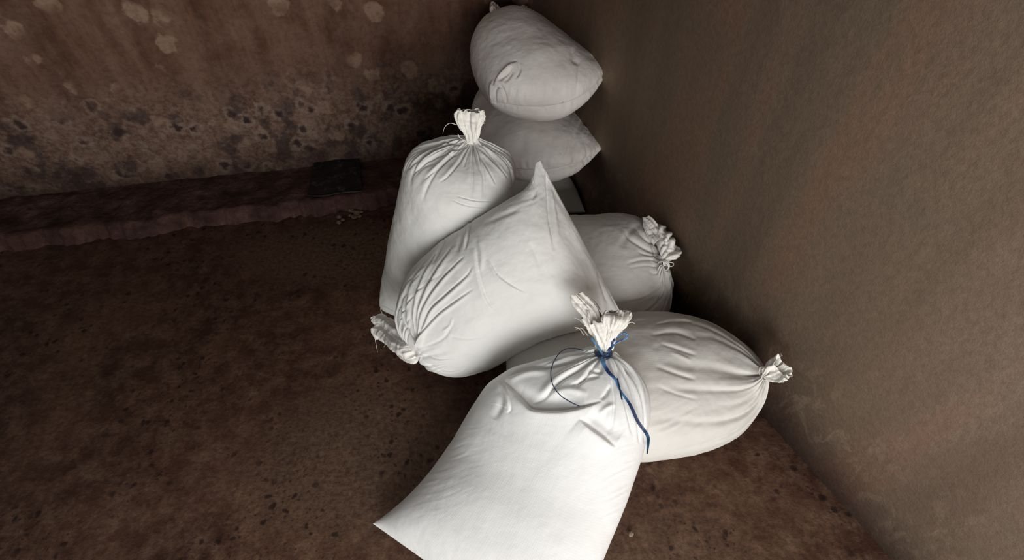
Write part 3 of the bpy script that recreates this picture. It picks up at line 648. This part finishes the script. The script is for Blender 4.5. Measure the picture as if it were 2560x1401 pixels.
# A
ruffle(rA, [((1232, 44), .82, (1246, 44), .82, .014), ((1228, 34), .84, (1250, 34), .84, .022), ((1224, 20), .86, (1248, 18), .86, .024), ((1226, 10), .88, (1244, 10), .88, .018)], M_TUFT_D, 35, folds=3, amp=.25, jag=.25, crumple=.005)
ruffle(rA, [((1262, 42), .83, (1320, 44), .83, .03), ((1258, 32), .85, (1322, 30), .85, .03), ((1268, 18), .86, (1318, 14), .86, .02)], M_TUFT_D, 38, folds=4, amp=.3, jag=.3, crumple=.006)
# G: mouth at its right end
ruffle(rG, [((1908, 922), .34, (1914, 950), .33, .016), ((1922, 908), .35, (1930, 958), .34, .03), ((1942, 890), .37, (1952, 960), .36, .036), ((1958, 875), .39, (1970, 955), .38, .038)], M_TUFT, 37, folds=4, amp=.3, jag=.25, crumple=.006)
neck_ring(rG, atz((1912, 934), .335), atz((1930, 930), .335)-atz((1908, 936), .335), .020, M_THREAD, turns=3)
# H: three ragged lobes above the ribbon
zt = .47
ruffle(rH, [((1492, 886), .45, (1530, 884), .45, .018), ((1484, 860), .48, (1540, 858), .48, .024), ((1468, 830), .51, (1556, 826), .51, .032), ((1450, 800), .54, (1574, 796), .54, .03), ((1440, 775), .56, (1584, 770), .56, .014)], M_TUFT, 41, folds=3, amp=.25, jag=.40, crumple=.005)
ruffle(rH, [((1496, 850), .50, (1524, 840), .50, .016), ((1474, 815), .53, (1506, 800), .53, .020), ((1450, 780), .55, (1488, 766), .55, .022), ((1428, 752), .57, (1462, 738), .57, .016), ((1424, 738), .58, (1452, 728), .58, .010)], M_TUFT, 42, folds=2, amp=.22, jag=.15, crumple=.004)
ruffle(rH, [((1508, 850), .50, (1530, 852), .50, .018), ((1504, 815), .54, (1556, 822), .53, .026), ((1506, 790), .57, (1574, 800), .55, .022), ((1512, 770), .58, (1582, 776), .56, .007)], M_TUFT, 43, folds=2, amp=.2, jag=.15, crumple=.004)
for P4 in [[(1460, 838), (1448, 822), (1436, 818)], [(1462, 812), (1448, 800), (1434, 794)], [(1500, 775), (1490, 758), (1478, 745)], [(1560, 812), (1578, 806), (1588, 810)], [(1470, 840), (1455, 822), (1440, 823)], [(1568, 800), (1580, 790), (1574, 775)]]:
    tube('loose_thread', [atz(p, .54) for p in P4], .0018, M_THREAD, rH)

# blue ribbon
bvH = BVHTree.FromPolygons([tuple(v) for v in FH[::2, ::2].reshape(-1, 3)], [])if False else None
nu, nv = FH[::2, ::2].shape[:2]; ii = np.arange(nu*nv).reshape(nu, nv)
fq = np.stack([ii[:-1], ii[1:], np.roll(ii[1:], -1, 1), np.roll(ii[:-1], -1, 1)], -1).reshape(-1, 4)
bvH = BVHTree.FromPolygons([tuple(map(float, v)) for v in FH[::2, ::2].reshape(-1, 3)], [tuple(int(x) for x in f) for f in fq])
S = lambda p, off=.006, fb=.40, al=False: surf_point(bvH, p, off, fb, al)
def lay(pts, off, passes=2, al=False):
    # a strip laid over the cloth: it bridges the small hollows instead of dipping into each
    K = np.array([S(p, off, .40, al) for p in pts]); C0 = np.array([0, 0, CAM_H]); r = np.linalg.norm(K-C0, axis=1); d = (K-C0)/r[:, None]
    for _ in range(passes):
        q = r.copy(); q[1:-1] = np.minimum(r[1:-1], (r[:-2]+r[2:])/2); r = q
    return list(C0+d*r[:, None])
nk = atz((1508, 881), .46)
neck_ring(rH, nk, (0, .5, .9), .024, M_NAVY, name='ribbon_wrap', turns=4, wire=.0022)
rp = [nk+np.array([0, -.02, .008])]+lay([(1512, 905), (1526, 930), (1545, 950), (1556, 975), (1575, 1012), (1596, 1050), (1612, 1085), (1620, 1110), (1618, 1135)], .013)
ribbon('ribbon_tail', rp, .008, M_BLUE, rH, widths=[.007, .010, .010, .007, .005, .008, .009, .009, .008, .003])
ribbon('ribbon_end', lay([(1543, 946), (1546, 958), (1549, 970), (1552, 985), (1555, 1000)], .022, 6, True), .004, M_NAVY, rH)
kz = .475
ribbon('ribbon_loop', [nk+np.array([0, -.025, .012])]+[atz(p, z) for p, z in [((1535, 862), .49), ((1552, 852), .50), ((1566, 845), .51), ((1568, 838), .515), ((1560, 834), .52), ((1545, 843), .51), ((1528, 862), .49)]]+[nk+np.array([.004, -.027, .010])], .006, M_BLUE, rH)
ribbon('ribbon_end', [nk+np.array([0, -.026, .010]), atz((1495, 868), .49), atz((1486, 856), .50), atz((1479, 846), .505)], .006, M_BLUE, rH)
ribbon('ribbon_end', [nk+np.array([.002, -.024, .008]), atz((1524, 868), .48), atz((1532, 855), .50), atz((1540, 838), .51)], .007, M_BLUE, rH)
arc = [nk+np.array([-.004, -.024, .006])]+lay([(1490, 884), (1460, 877), (1430, 871), (1405, 878), (1387, 900), (1377, 930), (1382, 962), (1400, 988), (1425, 1005), (1450, 1017)], .026, 0, True)
_A = np.array(arc); _r = np.linalg.norm(_A-np.array([0, 0, CAM_H]), axis=1); _d = (_A-np.array([0, 0, CAM_H]))/_r[:, None]
for _ in range(6): _r[1:-1] = (_r[:-2]+2*_r[1:-1]+_r[2:])/4
arc = list(np.array([0, 0, CAM_H])+_d*_r[:, None])
tube('ribbon_strand', arc, .0014, M_NAVY, rH, taper=False)
tube('ribbon_knot', [nk+np.array([-.012, -.022, .008]), nk+np.array([.0, -.028, .012]), nk+np.array([.012, -.022, .006])], .0055, M_NAVY, rH, taper=False)

# ------------------------------------------------------------------ small things on the floor and the ledge
def rock(name, c, size, mat, seed, flat=.6):
    n, m = 14, 20; th = np.linspace(.02, np.pi-.02, n)[:, None]; p = np.arange(m)[None]/m*2*np.pi
    P = np.stack([np.sin(th)*np.cos(p), np.sin(th)*np.sin(p), np.cos(th)*np.ones_like(p)], -1)
    P = P*(1+.35*noise3(P+seed*3.1, 1.7, seed)+.15*noise3(P+seed, 4, seed))[..., None]*size; P[..., 2] *= flat
    P[..., 2] -= P[..., 2].min()+.0006; P = P+np.array(c)
    idx = np.arange(n*m).reshape(n, m); Q = np.stack([idx[:-1], idx[1:], np.roll(idx[1:], -1, 1), np.roll(idx[:-1], -1, 1)], -1).reshape(-1, 4)
    cap = [(r_[j], r_[j+1], r_[m-j-2], r_[m-j-1]) for r_ in (idx[0], idx[-1]) for j in range(m//2-1)]
    return mesh_from(name, P, np.concatenate([Q, np.array(cap)]), mat, smooth=False)
g = G('crumbled_mortar'); M_CRUMB = g.done(g.mix(g.noise(g.coord(), 60, 3), (.13, .075, .048), (.06, .03, .022)), .9)
g = G('pale_stone'); M_STONE = g.done((.30, .24, .18), .8)
rs = random.Random(5)
for k, (x, y, s) in enumerate([(883, 519, .013), (880, 530, .016), (892, 536, .018), (902, 533, .012), (886, 546, .015), (900, 543, .010), (850, 545, .014), (858, 552, .010), (876, 541, .010), (848, 558, .012)]):
    o = rock('mortar_crumb', atz((x, y), 0), s, M_CRUMB, k+1)
    if x > 870: tag(o, 'crumb of broken tan mortar, in the larger cluster below the black sheet', 'rubble', 'mortar crumbs in the larger cluster')
    else: tag(o, 'crumb of broken tan mortar, in the smaller cluster further from the upright sack', 'rubble', 'mortar crumbs in the smaller cluster')
o = rock('pebble', atz((1576, 1338), 0), .008, M_STONE, 40, .8); tag(o, 'small pale pebble on the brown floor right of the foreground sack', 'pebble')
g = G('black_plastic_sheet'); ob = g.coord()
M_BLACK = g.done(g.mix(g.ramp(g.noise(ob, 24, 4), [(.55, 0.), (.7, 1.)]), (.010, .006, .007), (.045, .035, .038)), .55, g.bump(g.noise(ob, 18, 3), .6, .01))
def scrap():
    a, b, c, d = [atz(p, .09) for p in [(770, 492), (906, 480), (898, 392), (790, 398)]]
    n = 40; u = np.linspace(0, 1, n)[:, None, None]; v = np.linspace(0, 1, n)[None, :, None]
    P = a*(1-u)*(1-v)+b*u*(1-v)+c*u*v+d*(1-u)*v
    top = P.copy(); top[..., 2] = .098+.006*fbm(P, 12, 2, 77); bot = top.copy(); bot[..., 2] -= .009
    idx = np.arange(n*n).reshape(n, n); f = lambda i: np.stack([i[:-1, :-1], i[1:, :-1], i[1:, 1:], i[:-1, 1:]], -1).reshape(-1, 4)
    F = [f(idx), f(idx+n*n)[:, ::-1]]
    for e in (idx[0], idx[-1], idx[:, 0], idx[:, -1]): F.append(np.stack([e[:-1], e[1:], e[1:]+n*n, e[:-1]+n*n], -1))
    o = mesh_from('plastic_sheet', np.concatenate([top.reshape(-1, 3), bot.reshape(-1, 3)]), np.concatenate(F), M_BLACK)
    tag(o, 'flat black plastic sheet lying on the reddish ledge below the stained back wall', 'sheet')
scrap()
